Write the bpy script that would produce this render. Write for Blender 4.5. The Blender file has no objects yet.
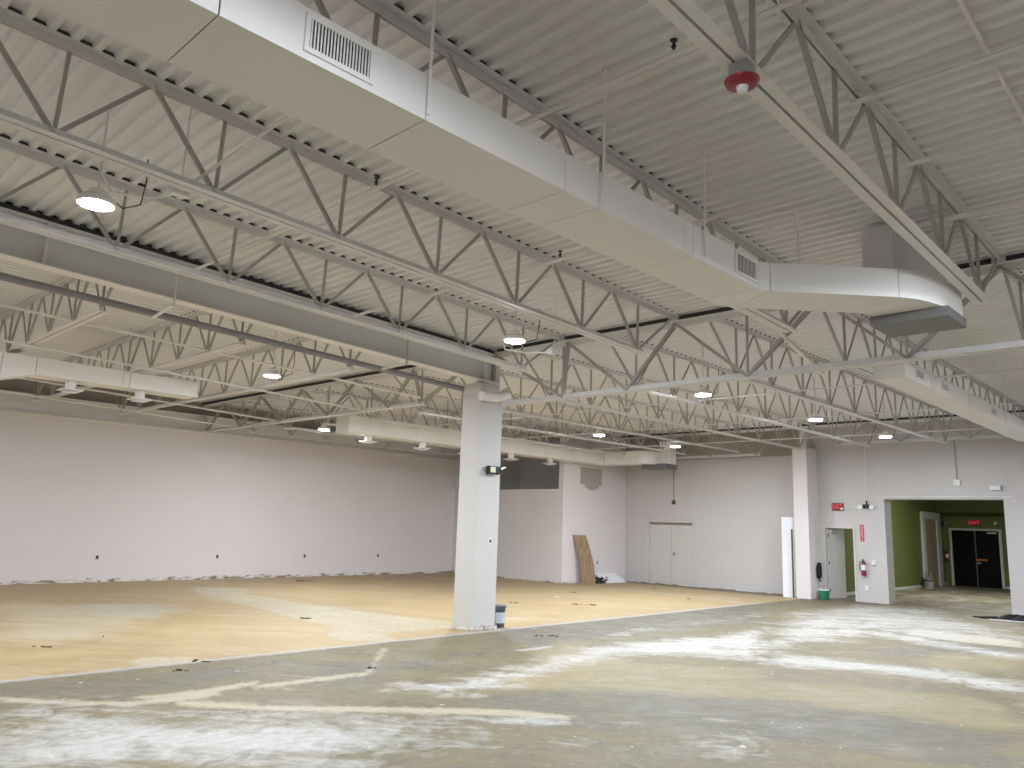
EXPO = 1.12; EM = 560.0

import bpy, bmesh, math, random
import numpy as np
from mathutils import Vector, Matrix
random.seed(7)
SC = bpy.context.scene
COL = SC.collection
PI = math.pi

# ------------------------------------------------------------------ camera
F = 778.737; PIT = .178671; ROL = .0339229; YAW = .769481467; CAMH = 1.85
fw = Vector((math.cos(YAW)*math.cos(PIT), math.sin(YAW)*math.cos(PIT), math.sin(PIT)))
rr = fw.cross(Vector((0, 0, 1))).normalized(); uu = rr.cross(fw)
r2 = rr*math.cos(ROL) + uu*math.sin(ROL); u2 = -rr*math.sin(ROL) + uu*math.cos(ROL)
cd = bpy.data.cameras.new('camera'); cam = bpy.data.objects.new('camera', cd); COL.objects.link(cam)
m = Matrix((r2, u2, -fw)).transposed().to_4x4(); m.translation = (0, 0, CAMH)
cam.matrix_world = m
cd.sensor_width = 36; cd.lens = F/1024*36; cd.clip_start = .05; cd.clip_end = 200
SC.camera = cam
SC.view_settings.view_transform = 'Standard'; SC.view_settings.look = 'None'
SC.view_settings.gamma = 1; SC.view_settings.use_curve_mapping = False
SC.view_settings.exposure = EXPO
w = bpy.data.worlds.new('world'); SC.world = w; w.use_nodes = True
w.node_tree.nodes['Background'].inputs[0].default_value = (.5, .55, .6, 1)
w.node_tree.nodes['Background'].inputs[1].default_value = 0.02

# ------------------------------------------------------------------ helpers
def tag(o, label=None, cat=None, group=None, kind=None):
    if label: o['label'] = label
    if cat: o['category'] = cat
    if group: o['group'] = group
    if kind: o['kind'] = kind
    return o

def empty(name, loc, label=None, cat=None, group=None, rz=0):
    o = bpy.data.objects.new(name, None); COL.objects.link(o); o.empty_display_size = .1
    o.location = loc; o.rotation_euler = (0, 0, rz)
    return tag(o, label, cat, group)

class MB:
    """collects shapes and links them as one mesh object"""
    def __init__(s): s.bm = bmesh.new()
    def box(s, x0, x1, y0, y1, z0, z1):
        v = [s.bm.verts.new(p) for p in ((x0,y0,z0),(x1,y0,z0),(x1,y1,z0),(x0,y1,z0),(x0,y0,z1),(x1,y0,z1),(x1,y1,z1),(x0,y1,z1))]
        for f in ((3,2,1,0),(4,5,6,7),(0,1,5,4),(1,2,6,5),(2,3,7,6),(3,0,4,7)): s.bm.faces.new([v[i] for i in f])
        return s
    def frame(s, p, q, up=(0,0,1)):
        p = Vector(p); q = Vector(q); d = (q-p).normalized(); u = Vector(up)
        if abs(d.dot(u)) > .98: u = Vector((0,1,0))
        a = d.cross(u).normalized(); b = a.cross(d)
        return p, q, a, b
    def bar(s, p, q, w, h, up=(0,0,1)):
        p, q, a, b = s.frame(p, q, up)
        v = [s.bm.verts.new(c + a*i*w/2 + b*j*h/2) for c in (p, q) for i, j in ((-1,-1),(1,-1),(1,1),(-1,1))]
        for f in ((0,1,2,3),(7,6,5,4),(0,4,5,1),(1,5,6,2),(2,6,7,3),(3,7,4,0)): s.bm.faces.new([v[i] for i in f])
        return s
    def tube(s, pts, r, n=8, cap=True, rad=None):
        pts = [Vector(p) for p in pts]; rings = []
        for i, p in enumerate(pts):
            d = (pts[min(i+1, len(pts)-1)] - pts[max(i-1, 0)]).normalized()
            u = Vector((0,0,1)) if abs(d.z) < .95 else Vector((0,1,0))
            a = d.cross(u).normalized(); b = a.cross(d); R = rad[i] if rad else r
            rings.append([s.bm.verts.new(p + (a*math.cos(t) + b*math.sin(t))*R) for t in [2*PI*k/n for k in range(n)]])
        for A, B in zip(rings, rings[1:]):
            for k in range(n): s.bm.faces.new((A[k], A[(k+1) % n], B[(k+1) % n], B[k]))
        if cap: s.bm.faces.new(rings[0][::-1]); s.bm.faces.new(rings[-1])
        return s
    def lathe(s, prof, c=(0,0,0), n=24, axis='z'):
        rings = []
        for r, z in prof:
            ring = []
            for k in range(n):
                t = 2*PI*k/n; a, b = r*math.cos(t), r*math.sin(t)
                p = {'z': (a, b, z), 'x': (z, a, b), 'y': (b, z, a)}[axis]
                ring.append(s.bm.verts.new((p[0]+c[0], p[1]+c[1], p[2]+c[2])))
            rings.append(ring)
        for A, B in zip(rings, rings[1:]):
            for k in range(n): s.bm.faces.new((A[k], A[(k+1) % n], B[(k+1) % n], B[k]))
        s.bm.faces.new(rings[0][::-1]); s.bm.faces.new(rings[-1])
        return s
    def prism(s, poly, z0, z1):
        n = len(poly); a = [s.bm.verts.new((x, y, z0)) for x, y in poly]; b = [s.bm.verts.new((x, y, z1)) for x, y in poly]
        s.bm.faces.new(a[::-1]); s.bm.faces.new(b)
        for k in range(n): s.bm.faces.new((a[k], a[(k+1) % n], b[(k+1) % n], b[k]))
        return s
    def sheet(s, rows):
        g = [[s.bm.verts.new(p) for p in r] for r in rows]
        for A, B in zip(g, g[1:]):
            for k in range(len(A)-1): s.bm.faces.new((A[k], A[k+1], B[k+1], B[k]))
        return s
    def build(s, name, mat, parent=None, smooth=False, bevel=0, loc=None):
        bmesh.ops.recalc_face_normals(s.bm, faces=s.bm.faces[:])
        if bevel:
            bmesh.ops.bevel(s.bm, geom=s.bm.edges[:], offset=bevel, segments=2, affect='EDGES', clamp_overlap=True)
        me = bpy.data.meshes.new(name); s.bm.to_mesh(me); s.bm.free()
        me.materials.append(mat)
        if smooth:
            me.shade_smooth(); me.set_sharp_from_angle(angle=math.radians(40))
        o = bpy.data.objects.new(name, me); COL.objects.link(o)
        if parent: o.parent = parent
        if loc: o.location = loc
        return o

def copy_tree(o, parent=None):
    c = o.copy(); COL.objects.link(c); c.parent = parent
    for ch in list(o.children): copy_tree(ch, c)
    return c

def text_mesh(name, body, size, mat, parent, loc, rot, extrude=.002, align='CENTER', sx=1.0):
    cu = bpy.data.curves.new('t', 'FONT'); cu.body = body; cu.size = size; cu.extrude = extrude
    cu.align_x = align; cu.align_y = 'CENTER'
    t = bpy.data.objects.new('t', cu); COL.objects.link(t)
    bpy.context.view_layer.update()
    me = bpy.data.meshes.new_from_object(t.evaluated_get(bpy.context.evaluated_depsgraph_get()))
    bpy.data.objects.remove(t); me.materials.clear(); me.materials.append(mat)
    o = bpy.data.objects.new(name, me); COL.objects.link(o); o.parent = parent
    o.location = loc; o.rotation_euler = rot; o.scale = (sx, 1, 1)
    return o

# ------------------------------------------------------------------ materials
def new_mat(name):
    m = bpy.data.materials.new(name); m.use_nodes = True
    nt = m.node_tree; return m, nt, nt.nodes['Principled BSDF'], nt.nodes, nt.links
def mat(name, col, rough=.6, metal=0, noise=.06, scale=3., bump=0, bscale=40, emit=None, es=0, spec=None):
    m, nt, b, N, L = new_mat(name)
    b.inputs['Roughness'].default_value = rough; b.inputs['Metallic'].default_value = metal
    if spec is not None: b.inputs['Specular IOR Level'].default_value = spec
    tc = N.new('ShaderNodeNewGeometry')
    nz = N.new('ShaderNodeTexNoise'); nz.inputs['Scale'].default_value = scale; nz.inputs['Detail'].default_value = 5
    L.new(tc.outputs['Position'], nz.inputs['Vector'])
    mx = N.new('ShaderNodeMix'); mx.data_type = 'RGBA'
    mx.inputs[6].default_value = (*[c*(1-noise) for c in col], 1); mx.inputs[7].default_value = (*[min(1, c*(1+noise)) for c in col], 1)
    L.new(nz.outputs['Fac'], mx.inputs[0]); L.new(mx.outputs[2], b.inputs['Base Color'])
    if bump:
        n2 = N.new('ShaderNodeTexNoise'); n2.inputs['Scale'].default_value = bscale; n2.inputs['Detail'].default_value = 3
        L.new(tc.outputs['Position'], n2.inputs['Vector'])
        bp = N.new('ShaderNodeBump'); bp.inputs['Strength'].default_value = bump; bp.inputs['Distance'].default_value = .01
        L.new(n2.outputs['Fac'], bp.inputs['Height']); L.new(bp.outputs[0], b.inputs['Normal'])
    if emit:
        b.inputs['Emission Color'].default_value = (*emit, 1); b.inputs['Emission Strength'].default_value = es
    return m

M = {}
M['deck'] = mat('deck_paint', (.78, .775, .785), .7, noise=.05, scale=.8)
M['steel'] = mat('steel_paint', (.70, .69, .69), .6, noise=.05, scale=2)
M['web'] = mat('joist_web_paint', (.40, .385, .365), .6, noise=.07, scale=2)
M['beamweb'] = mat('beam_side_paint', (.62, .62, .625), .75, noise=.04, scale=2)
M['gap'] = mat('deck_gap_shade', (.06, .06, .065), .8)  # near-black colour that paints in the shade of the deck voids
M['main'] = mat('dark_main_pipe', (.26, .25, .265), .5)
M['upper'] = mat('brown_upper_wall', (.36, .33, .285), .8, noise=.05)  # darker brown tone for the upper walls
M['duct'] = mat('duct_paint', (.80, .785, .765), .55, noise=.04, scale=1.2, bump=.05, bscale=3)
M['pipe'] = mat('pipe_paint', (.82, .80, .77), .5, noise=.03)
M['wall'] = mat('wall_paint', (.74, .70, .70), .75, noise=.035, scale=.7, bump=.03, bscale=60)
M['column'] = mat('column_paint', (.58, .57, .56), .7, noise=.03, scale=1.5)
M['doorpaint'] = mat('door_paint', (.58, .56, .53), .5, noise=.03)
M['dark'] = mat('dark_gap', (.03, .03, .032), .8)
M['shade'] = mat('upper_room_paint', (.85, .83, .82), .8)
M['greybox'] = mat('dark_grey_metal', (.17, .17, .17), .5, metal=.2)  # dark grey for the duct outlet boxes
M['ledge'] = mat('ledge_paint', (.78, .76, .70), .5)
M['green'] = mat('green_paint', (.145, .17, .045), .7, noise=.05)
M['greenshade'] = mat('green_paint_shaded', (.10, .12, .035), .7, noise=.05)  # corridor green darkened to paint in the unlit height
M['black'] = mat('black_plastic', (.012, .013, .016), .4)
M['blackdoor'] = mat('black_door_paint', (.003, .0035, .005), .6, spec=.15)
M['white'] = mat('white_plastic', (.78, .78, .77), .45, noise=.02)
M['whiteboard'] = mat('white_laminate', (.80, .82, .85), .4, noise=.02)
M['trim'] = mat('white_trim_paint', (.62, .63, .62), .5)
M['brown'] = mat('tan_door_laminate', (.40, .32, .21), .5, noise=.12, scale=4)
M['red'] = mat('red_enamel', (.27, .02, .035), .35)
M['redwhite'] = mat('white_lettering', (.8, .78, .78), .5)
M['glass'] = mat('clear_lens', (.75, .78, .80), .12, noise=.02)
M['lens'] = mat('flood_lens', (.75, .72, .52), .25)
M['metal'] = mat('brushed_metal', (.45, .45, .45), .3, metal=.8)
M['bucket'] = mat('dark_bucket_plastic', (.06, .075, .10), .45)
M['label'] = mat('bucket_label', (.48, .55, .62), .6, noise=.2, scale=30)
M['gbucket'] = mat('green_bucket_plastic', (.02, .20, .10), .45)
M['pail'] = mat('grey_pail', (.30, .31, .31), .5)
M['rag'] = mat('black_cloth', (.012, .012, .014), .9)
M['debris'] = mat('dark_debris', (.07, .055, .045), .9)
M['paper'] = mat('pale_scrap', (.7, .68, .62), .8)
M['orange'] = mat('orange_plastic', (.55, .14, .03), .4)
M['exitred'] = mat('exit_letters', (.5, .03, .04), .4, emit=(1, .06, .08), es=.3)
M['exitbox'] = mat('exit_housing', (.10, .012, .015), .5)
M['sprk'] = mat('sprinkler_brass', (.05, .045, .05), .5, metal=.3)
# planks: long wood grain
m_, nt, b, N, L = new_mat('plank_wood'); M['wood'] = m_
tc = N.new('ShaderNodeTexCoord'); mp = N.new('ShaderNodeMapping'); mp.inputs['Scale'].default_value = (30, 30, 2)
nz = N.new('ShaderNodeTexNoise'); nz.inputs['Scale'].default_value = 1; nz.inputs['Detail'].default_value = 6
L.new(tc.outputs['Object'], mp.inputs[0]); L.new(mp.outputs[0], nz.inputs['Vector'])
cr = N.new('ShaderNodeValToRGB'); cr.color_ramp.elements[0].color = (.19, .115, .06, 1); cr.color_ramp.elements[0].position = .35
cr.color_ramp.elements[1].color = (.36, .25, .14, 1); cr.color_ramp.elements[1].position = .7
L.new(nz.outputs['Fac'], cr.inputs[0]); L.new(cr.outputs[0], b.inputs['Base Color']); b.inputs['Roughness'].default_value = .6
# lamp lens
def emis(name, col, st):
    m, nt, b, N, L = new_mat(name)
    b.inputs['Base Color'].default_value = (.8, .8, .8, 1)
    b.inputs['Emission Color'].default_value = (*col, 1); b.inputs['Emission Strength'].default_value = st
    return m
M['lamp'] = emis('lamp_lens', (.86, .92, 1.0), EM)
# painted block wall
m_, nt, b, N, L = new_mat('painted_block'); M['block'] = m_
g = N.new('ShaderNodeNewGeometry'); sp = N.new('ShaderNodeSeparateXYZ'); cb = N.new('ShaderNodeCombineXYZ')
L.new(g.outputs['Position'], sp.inputs[0]); L.new(sp.outputs['Y'], cb.inputs['X']); L.new(sp.outputs['Z'], cb.inputs['Y'])
br = N.new('ShaderNodeTexBrick'); br.inputs['Scale'].default_value = 1
br.inputs['Brick Width'].default_value = .406; br.inputs['Row Height'].default_value = .203
br.inputs['Mortar Size'].default_value = .008; br.inputs['Mortar Smooth'].default_value = .6
br.inputs['Color1'].default_value = (.565, .54, .53, 1); br.inputs['Color2'].default_value = (.553, .53, .52, 1); br.inputs['Mortar'].default_value = (.53, .505, .49, 1)
L.new(cb.outputs[0], br.inputs['Vector']); L.new(br.outputs['Color'], b.inputs['Base Color'])
bp = N.new('ShaderNodeBump'); bp.invert = True; bp.inputs['Strength'].default_value = .35; bp.inputs['Distance'].default_value = .006
L.new(br.outputs['Fac'], bp.inputs['Height']); L.new(bp.outputs[0], b.inputs['Normal']); b.inputs['Roughness'].default_value = .7

# floor: bare slab with old glue, dust and patching compound
def floor_material(masks):
    m, nt, b, N, L = new_mat('stripped_floor' if masks else 'corridor_floor')
    g = N.new('ShaderNodeNewGeometry')
    def noise(sc, det=6, rough=.6, vec=None, dist=0):
        n = N.new('ShaderNodeTexNoise'); n.inputs['Scale'].default_value = sc; n.inputs['Detail'].default_value = det
        n.inputs['Roughness'].default_value = rough; n.inputs['Distortion'].default_value = dist
        L.new(vec or g.outputs['Position'], n.inputs['Vector']); return n.outputs['Fac']
    def ramp(v, p0, p1, c0=(0,0,0,1), c1=(1,1,1,1)):
        r = N.new('ShaderNodeValToRGB'); r.color_ramp.elements[0].position = p0; r.color_ramp.elements[1].position = p1
        r.color_ramp.elements[0].color = c0; r.color_ramp.elements[1].color = c1; L.new(v, r.inputs[0]); return r.outputs[0]
    def mix(f, a, c):
        x = N.new('ShaderNodeMix'); x.data_type = 'RGBA'
        if isinstance(f, float): x.inputs[0].default_value = f
        else: L.new(f, x.inputs[0])
        for i, q in ((6, a), (7, c)):
            if isinstance(q, tuple): x.inputs[i].default_value = (*q, 1)
            else: L.new(q, x.inputs[i])
        return x.outputs[2]
    def math_(op, a, c=None, clamp=False):
        x = N.new('ShaderNodeMath'); x.operation = op; x.use_clamp = clamp
        for i, q in enumerate((a, c)):
            if q is None: continue
            if isinstance(q, (int, float)): x.inputs[i].default_value = q
            else: L.new(q, x.inputs[i])
        return x.outputs[0]
    m0 = N.new('ShaderNodeMapping'); m0.inputs['Rotation'].default_value = (0, 0, .86)
    mp = N.new('ShaderNodeMapping'); mp.inputs['Scale'].default_value = (.32, 1.5, 1)
    L.new(g.outputs['Position'], m0.inputs[0]); L.new(m0.outputs[0], mp.inputs[0]); st = mp.outputs[0]
    big = noise(.45, 4, .55); mid = noise(1.6, 7, .65, dist=.6); fine = noise(9, 7, .7); streak = noise(1.3, 6, .65, st, .8); speck = noise(38, 3, .6)
    scuff = noise(4.5, 8, .75, st, 1.6); chips = noise(7.5, 2, .4, None, .4)
    base = mix(ramp(big, .38, .62), (.315, .295, .215), (.405, .355, .225))
    base = mix(ramp(streak, .40, .60), base, (.265, .25, .195))
    base = mix(math_('MULTIPLY', ramp(mid, .5, .62), .6), base, (.47, .425, .30))
    base = mix(math_('MULTIPLY', ramp(scuff, .52, .64), .5), base, (.19, .175, .135))
    base = mix(math_('MULTIPLY', ramp(fine, .54, .66), .6), base, (.52, .48, .38))
    blot = noise(3.1, 8, .72, None, 1.2)
    base = mix(math_('MULTIPLY', ramp(blot, .54, .60), .5), base, (.20, .18, .125))
    base = mix(math_('MULTIPLY', ramp(blot, .46, .40), .3), base, (.46, .41, .26))
    t0 = N.new('ShaderNodeMix'); t0.data_type = 'RGBA'; t0.blend_type = 'MULTIPLY'; t0.inputs[0].default_value = 1
    L.new(base, t0.inputs[6]); t0.inputs[7].default_value = (.64, .62, .555, 1); base = t0.outputs[2]
    if masks:
        def att(name):
            a = N.new('ShaderNodeAttribute'); a.attribute_type = 'GEOMETRY'; a.attribute_name = name; return a.outputs['Fac']
        def edge(v, nz, amp, p0=.35, p1=.65):
            k = math_('MULTIPLY', math_('SUBTRACT', nz, .5), amp); return ramp(math_('ADD', v, k), p0, p1)
        dk = att('dark'); base = mix(math_('MULTIPLY', edge(dk, streak, 1.6, .3, .85), .75), base, mix(ramp(scuff, .4, .6), (.225, .215, .175), (.15, .14, .115)))
        tn = att('tan'); base = mix(math_('MULTIPLY', edge(tn, mid, 1.6, .3, .85), .65), base, mix(ramp(scuff, .4, .62), (.44, .36, .215), (.30, .26, .16)))
        yl = mix(ramp(mid, .38, .62), (.46, .34, .175), (.55, .425, .245))
        yl = mix(math_('MULTIPLY', ramp(streak, .48, .62), .5), yl, (.57, .47, .30))
        yl = mix(math_('MULTIPLY', ramp(scuff, .54, .66), .5), yl, (.30, .235, .13))
        yl = mix(math_('MULTIPLY', ramp(fine, .58, .7), .3), yl, (.60, .52, .37))
        base = mix(edge(att('yellow'), fine, .5, .4, .6), base, yl)
        pn = math_('ADD', math_('MULTIPLY', streak, .5), math_('MULTIPLY', fine, .5))
        base = mix(math_('MULTIPLY', edge(att('pale'), pn, 4.2, .35, 1.0), .7), base, (.60, .545, .42))
        base = mix(math_('MULTIPLY', edge(att('greypale'), pn, 3.0, .3, .8), .6), base, (.52, .50, .44))
        cr_ = mix(ramp(fine, .4, .62), (.62, .56, .43), (.48, .43, .31))
        en = math_('ADD', math_('MULTIPLY', mid, .35), math_('MULTIPLY', fine, .65))
        base = mix(math_('MULTIPLY', edge(att('cream'), en, 3.0, .3, .75), .85), base, cr_)
        wh = mix(ramp(fine, .35, .65), (.66, .665, .665), (.47, .465, .44))
        dn = math_('ADD', math_('MULTIPLY', mid, .25), math_('MULTIPLY', streak, .4)); dn = math_('ADD', dn, math_('MULTIPLY', blot, .35))
        base = mix(math_('MULTIPLY', edge(att('dust'), dn, 5.2, .3, 1.1), .9), base, wh)
        base = mix(math_('MULTIPLY', math_('MULTIPLY', ramp(chips, .755, .765), math_('SUBTRACT', 1, att('yellow'))), .8), base, (.66, .65, .66))
        jt = att('joint'); base = mix(math_('MULTIPLY', edge(jt, en, 2.0, .3, .75), .8), base, (.52, .51, .51))
    else:
        base = mix(ramp(mid, .45, .65), base, (.50, .50, .44))
    base = mix(math_('MULTIPLY', ramp(speck, .62, .72), .25), base, (.16, .15, .13))
    tone = N.new('ShaderNodeMix'); tone.data_type = 'RGBA'; tone.blend_type = 'MULTIPLY'; tone.inputs[0].default_value = 1
    L.new(base, tone.inputs[6]); tone.inputs[7].default_value = (.77, .745, .72, 1)
    L.new(tone.outputs[2], b.inputs['Base Color'])
    L.new(ramp(mid, .3, .7, (.45,)*3+(1,), (.75,)*3+(1,)), b.inputs['Roughness'])
    b.inputs['Specular IOR Level'].default_value = .35
    bp = N.new('ShaderNodeBump'); bp.inputs['Strength'].default_value = .25; bp.inputs['Distance'].default_value = .01
    L.new(fine, bp.inputs['Height']); L.new(bp.outputs[0], b.inputs['Normal'])
    return m
S = .0331629; XG = 10.03
TH = math.atan(S)
XB, XW, YL, YN, YC = -3.2, 23.75, 22.4, -4.0, 10.3
def zd(x): return 5.075 - S*(x - XG) if x <= XG else 5.075 + .004*(x - XG)

# ================================================================== setting
FL = {'dust': [[(2.23,8.44),(2.72,8.44),(3.16,7.91),(3.49,7.17),(4.02,7.13),(4.48,6.58),(5.05,5.94),(5.15,5.37),(4.49,5.53),(3.64,5.3),(1.84,6.79)],[(5.69,7.23),(6.43,7.24),(7.88,7.31),(9.06,7.62),(10.9,7.89),(12.65,7.44),(15.2,7.41),(11.25,5.5),(10.87,6.39),(9.89,7.16),(8.32,6.99),(6.76,6.57),(5.96,6.71)],[(15.2,7.41),(19.02,8.44),(22.67,8.63),(23.23,7.76),(23.77,6.9),(21.04,5.48),(18.88,3.78),(17.09,3.43),(16.34,4.78),(16.71,5.8),(13.91,5.66),(13.63,6.25),(11.89,5.8)],[(12.18,5.95),(12.55,4.81),(12.8,3.63),(12.59,2.56),(11.93,2.44),(11.79,3.48),(11.46,4.4),(11.09,5.42)],[(11.7,8.91),(14.43,8.94),(18.23,8.88),(17.36,8.46),(13.74,8.3),(11.39,8.24)],[(5.61,4.7),(5.84,4.43),(5.72,4.37),(5.51,4.62)],[(6.55,3.86),(6.65,3.62),(6.52,3.57),(6.43,3.79)],[(6.96,3.74),(7.05,3.59),(6.91,3.57),(6.87,3.69)],[(5.91,5.57),(6.23,5.16),(6.07,5.09),(5.76,5.43)],[(17.02,6.3),(16.52,4.66),(15.61,3.15),(15.09,3.05),(15.44,4.52),(16.16,5.98)]],
 'cream': [[(2.42,9.26),(2.82,8.79),(3.35,8.34),(3.72,8.34),(4.24,8.31),(4.11,8.1),(3.64,8.05),(3.27,8.13),(2.76,8.57),(2.36,9.03)],[(3.67,8.15),(4.2,7.46),(5.28,6.53),(6.12,5.77),(6.37,5.21),(6.22,5.12),(5.91,5.57),(5.12,6.33),(4.1,7.28),(3.58,7.94)],[(9.26,20.17),(10.43,19.35),(9.57,17.92),(9.75,14.6),(10.05,12.6),(10.37,11.34),(9.8,10.7),(8.36,10.99),(8.02,10.02),(7.31,10.48),(7.41,11.18),(8.08,11.75),(8.15,13.5),(8.51,16.86),(8.49,18.15)],[(4.11,10.47),(4.34,10.76),(4.9,10.38),(4.7,10.07),(4.08,10.08)],[(4.66,8.33),(6.09,8.24),(7.39,9.61),(7.37,9.52),(6.02,8.06),(4.56,8.14)],[(17.98,5.53),(17.95,4.69),(17.76,3.56),(16.77,3.37),(16.57,4.34),(16.86,5.38)],[(4.69,8.37),(3.97,8.21),(3.34,8.4),(3.37,8.49),(4.08,8.44),(4.77,8.52)],[(12.85,8.84),(12.42,7.3),(8.8,7.4),(7.67,7.11),(7.66,7.46),(9.49,7.99)]],
 'dark': [[(7.71,5.87),(8.4,5.21),(8.75,4.29),(9.28,3.05),(9.11,1.89),(8.01,1.68),(7.49,2.32),(7.05,3.46),(6.68,5.07)],[(10.6,10.37),(13.92,10.61),(18.17,10.67),(20.85,10.15),(16.21,7.9),(12.29,8.24),(9.6,8.49),(9.44,9.22)],[(2.59,9.99),(3.62,9.43),(4.9,9.41),(5.03,9.0),(3.5,8.56),(2.43,9.31)],[(5.69,9.11),(7.41,8.37),(8.34,8.76),(6.63,7.86),(5.31,7.85)],[(13.36,4.8),(16.89,4.42),(16.77,3.37),(15.89,3.2),(14.95,4.07)],[(6.06,6.33),(7.24,6.08),(6.97,4.79),(6.17,4.69),(5.68,5.79)]],
 'tan': [[(13.18,4.15),(14.79,4.18),(15.75,3.17),(13.72,2.78),(12.93,3.54)],[(9.93,4.83),(10.69,3.5),(11.0,2.26),(9.33,1.93),(9.22,3.04),(8.75,4.29),(7.24,6.08),(8.65,6.58)],[(10.3,8.67),(9.63,6.63),(10.76,5.26),(9.29,4.55),(7.62,5.8),(6.5,6.63)]],
 'pale': [[(4.56,18.37),(5.39,17.52),(6.59,17.13),(7.0,15.45),(5.02,13.33),(4.04,12.48),(3.31,13.07)]],
 'greypale': [[(5.85,17.5),(7.1,16.64),(6.79,15.18),(5.84,14.65),(5.23,15.33)],[(8.98,16.62),(9.75,14.6),(10.05,12.6),(10.12,11.48),(8.9,11.71),(8.8,13.5)]]}
def poly_mask(X, Y, polys, soft):
    out = np.zeros(X.shape)
    for P in polys:
        P = np.array(P); x0, y0 = P.min(0) - soft; x1, y1 = P.max(0) + soft
        sel = (X > x0) & (X < x1) & (Y > y0) & (Y < y1)
        if not sel.any(): continue
        x, y = X[sel], Y[sel]; ins = np.zeros(x.shape, bool); dm = np.full(x.shape, 1e9)
        for (ax, ay), (bx, by) in zip(P, np.roll(P, -1, 0)):
            c = ((ay > y) != (by > y)) & (x < (bx-ax)*(y-ay)/((by-ay) if by != ay else 1e-9) + ax); ins ^= c
            L2 = (bx-ax)**2 + (by-ay)**2 + 1e-12; t = np.clip(((x-ax)*(bx-ax) + (y-ay)*(by-ay))/L2, 0, 1)
            dm = np.minimum(dm, np.hypot(x-ax-t*(bx-ax), y-ay-t*(by-ay)))
        sd = np.where(ins, dm, -dm); out[sel] = np.maximum(out[sel], np.clip(.5 + sd/soft/2, 0, 1))
    return out
def seg_mask(X, Y, segs, w):
    out = np.zeros(X.shape)
    for ax, ay, bx, by in segs:
        L2 = (bx-ax)**2 + (by-ay)**2; t = np.clip(((X-ax)*(bx-ax) + (Y-ay)*(by-ay))/L2, 0, 1)
        out = np.maximum(out, np.clip(1 - np.hypot(X-ax-t*(bx-ax), Y-ay-t*(by-ay))/w, 0, 1))
    return out
xs = np.concatenate([np.arange(XB, 0, .4), np.arange(0, 10, .045), np.arange(10, XW, .08), [XW+.55]])
ys = np.concatenate([np.arange(YN, 0, .4), np.arange(0, 11, .045), np.arange(11, YL, .1), [YL]])
GX, GY = np.meshgrid(xs, ys, indexing='ij'); nx, ny = GX.shape
co = np.stack([GX, GY, np.zeros_like(GX)], -1).reshape(-1, 3)
ii = (np.arange(nx-1)[:, None]*ny + np.arange(ny-1)[None]).ravel()
faces = np.stack([ii, ii+ny, ii+ny+1, ii+1], -1)
me = bpy.data.meshes.new('floor'); me.vertices.add(len(co)); me.vertices.foreach_set('co', co.ravel())
me.loops.add(faces.size); me.loops.foreach_set('vertex_index', faces.ravel().astype(np.int32))
me.polygons.add(len(faces)); me.polygons.foreach_set('loop_start', np.arange(0, faces.size, 4, dtype=np.int32))
me.update(); me.validate()
def attr(name, v):
    a = me.attributes.new(name, 'FLOAT', 'POINT'); a.data.foreach_set('value', v.ravel().astype(np.float32))
attr('dust', np.maximum(poly_mask(GX, GY, FL['dust'][:1], .8), np.maximum(.82*poly_mask(GX, GY, FL['dust'][2:3], .6), np.maximum(poly_mask(GX, GY, FL['dust'][1:2]+FL['dust'][3:4]+FL['dust'][5:], .35), .55*poly_mask(GX, GY, FL['dust'][4:5], .4))))); attr('cream', poly_mask(GX, GY, FL['cream'][:-1], .11)); attr('pale', poly_mask(GX, GY, FL['pale'], .5)); attr('greypale', poly_mask(GX, GY, FL['greypale'], .5))
attr('dark', poly_mask(GX, GY, FL['dark'], .3)); attr('tan', poly_mask(GX, GY, FL['tan'], .35))
attr('yellow', np.clip(.5 + (GY - 10.08)/.1, 0, 1)*np.clip(.5 + (23.0 + .0*GY - GX)/1.5, 0, 1))
attr('joint', seg_mask(GX, GY, [(XB, 10.02, 20.3, 10.12), (20.63, 15.0, 19.9, 10.4), (8.95, 8.3, 9.6, 8.3)], .15))
me.materials.append(floor_material(True))
floor = bpy.data.objects.new('floor', me); COL.objects.link(floor); tag(floor, kind='structure')
sb = MB().box(XB, XW+.55, YN, YL, -.3, -.02).build('floor', M['dark']); tag(sb, kind='structure')

def corrugated(name, x0, x1, y0, y1, along):
    """painted steel roof deck: ribs run along `along`"""
    p, prof = .161, []
    a0, a1 = (x0, x1) if along == 'y' else (y0, y1)
    k = int((a1-a0)/p)
    for i in range(k+1):
        s = a0 + i*p
        for d, z in ((0, 0), (.046, 0), (.066, .04), (.141, .04)):
            if s+d <= a1: prof.append((s+d, z))
    prof.append((a1, prof[-1][1]))
    mb = MB()
    if along == 'y': rows = [[(q, y, zd(q)+z) for q, z in prof] for y in (y0, y1)]
    else: rows = [[(x, q, zd(x)+z) for q, z in prof] for x in (x0, x1)]
    mb.sheet(rows)
    me = None
    o = mb.build(name, M['deck'])
    so = o.modifiers.new('s', 'SOLIDIFY'); so.thickness = .004
    return tag(o, kind='structure')
corrugated('ceiling', XB, XG, YN, YC, 'y')
corrugated('ceiling', XB, XG, YC, YL, 'x')
corrugated('ceiling', XG, XW+.05, YN, YL, 'y')
rf = MB()
rf.sheet([[(XB-.3, y, zd(XB)+.09), (XG, y, zd(XG)+.09), (XW+.4, y, zd(XW)+.09)] for y in (YN-.3, YL+.3)])
o = rf.build('ceiling', M['dark']); tag(o, kind='structure'); so = o.modifiers.new('s', 'SOLIDIFY'); so.thickness = .1; so.offset = 1

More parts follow.
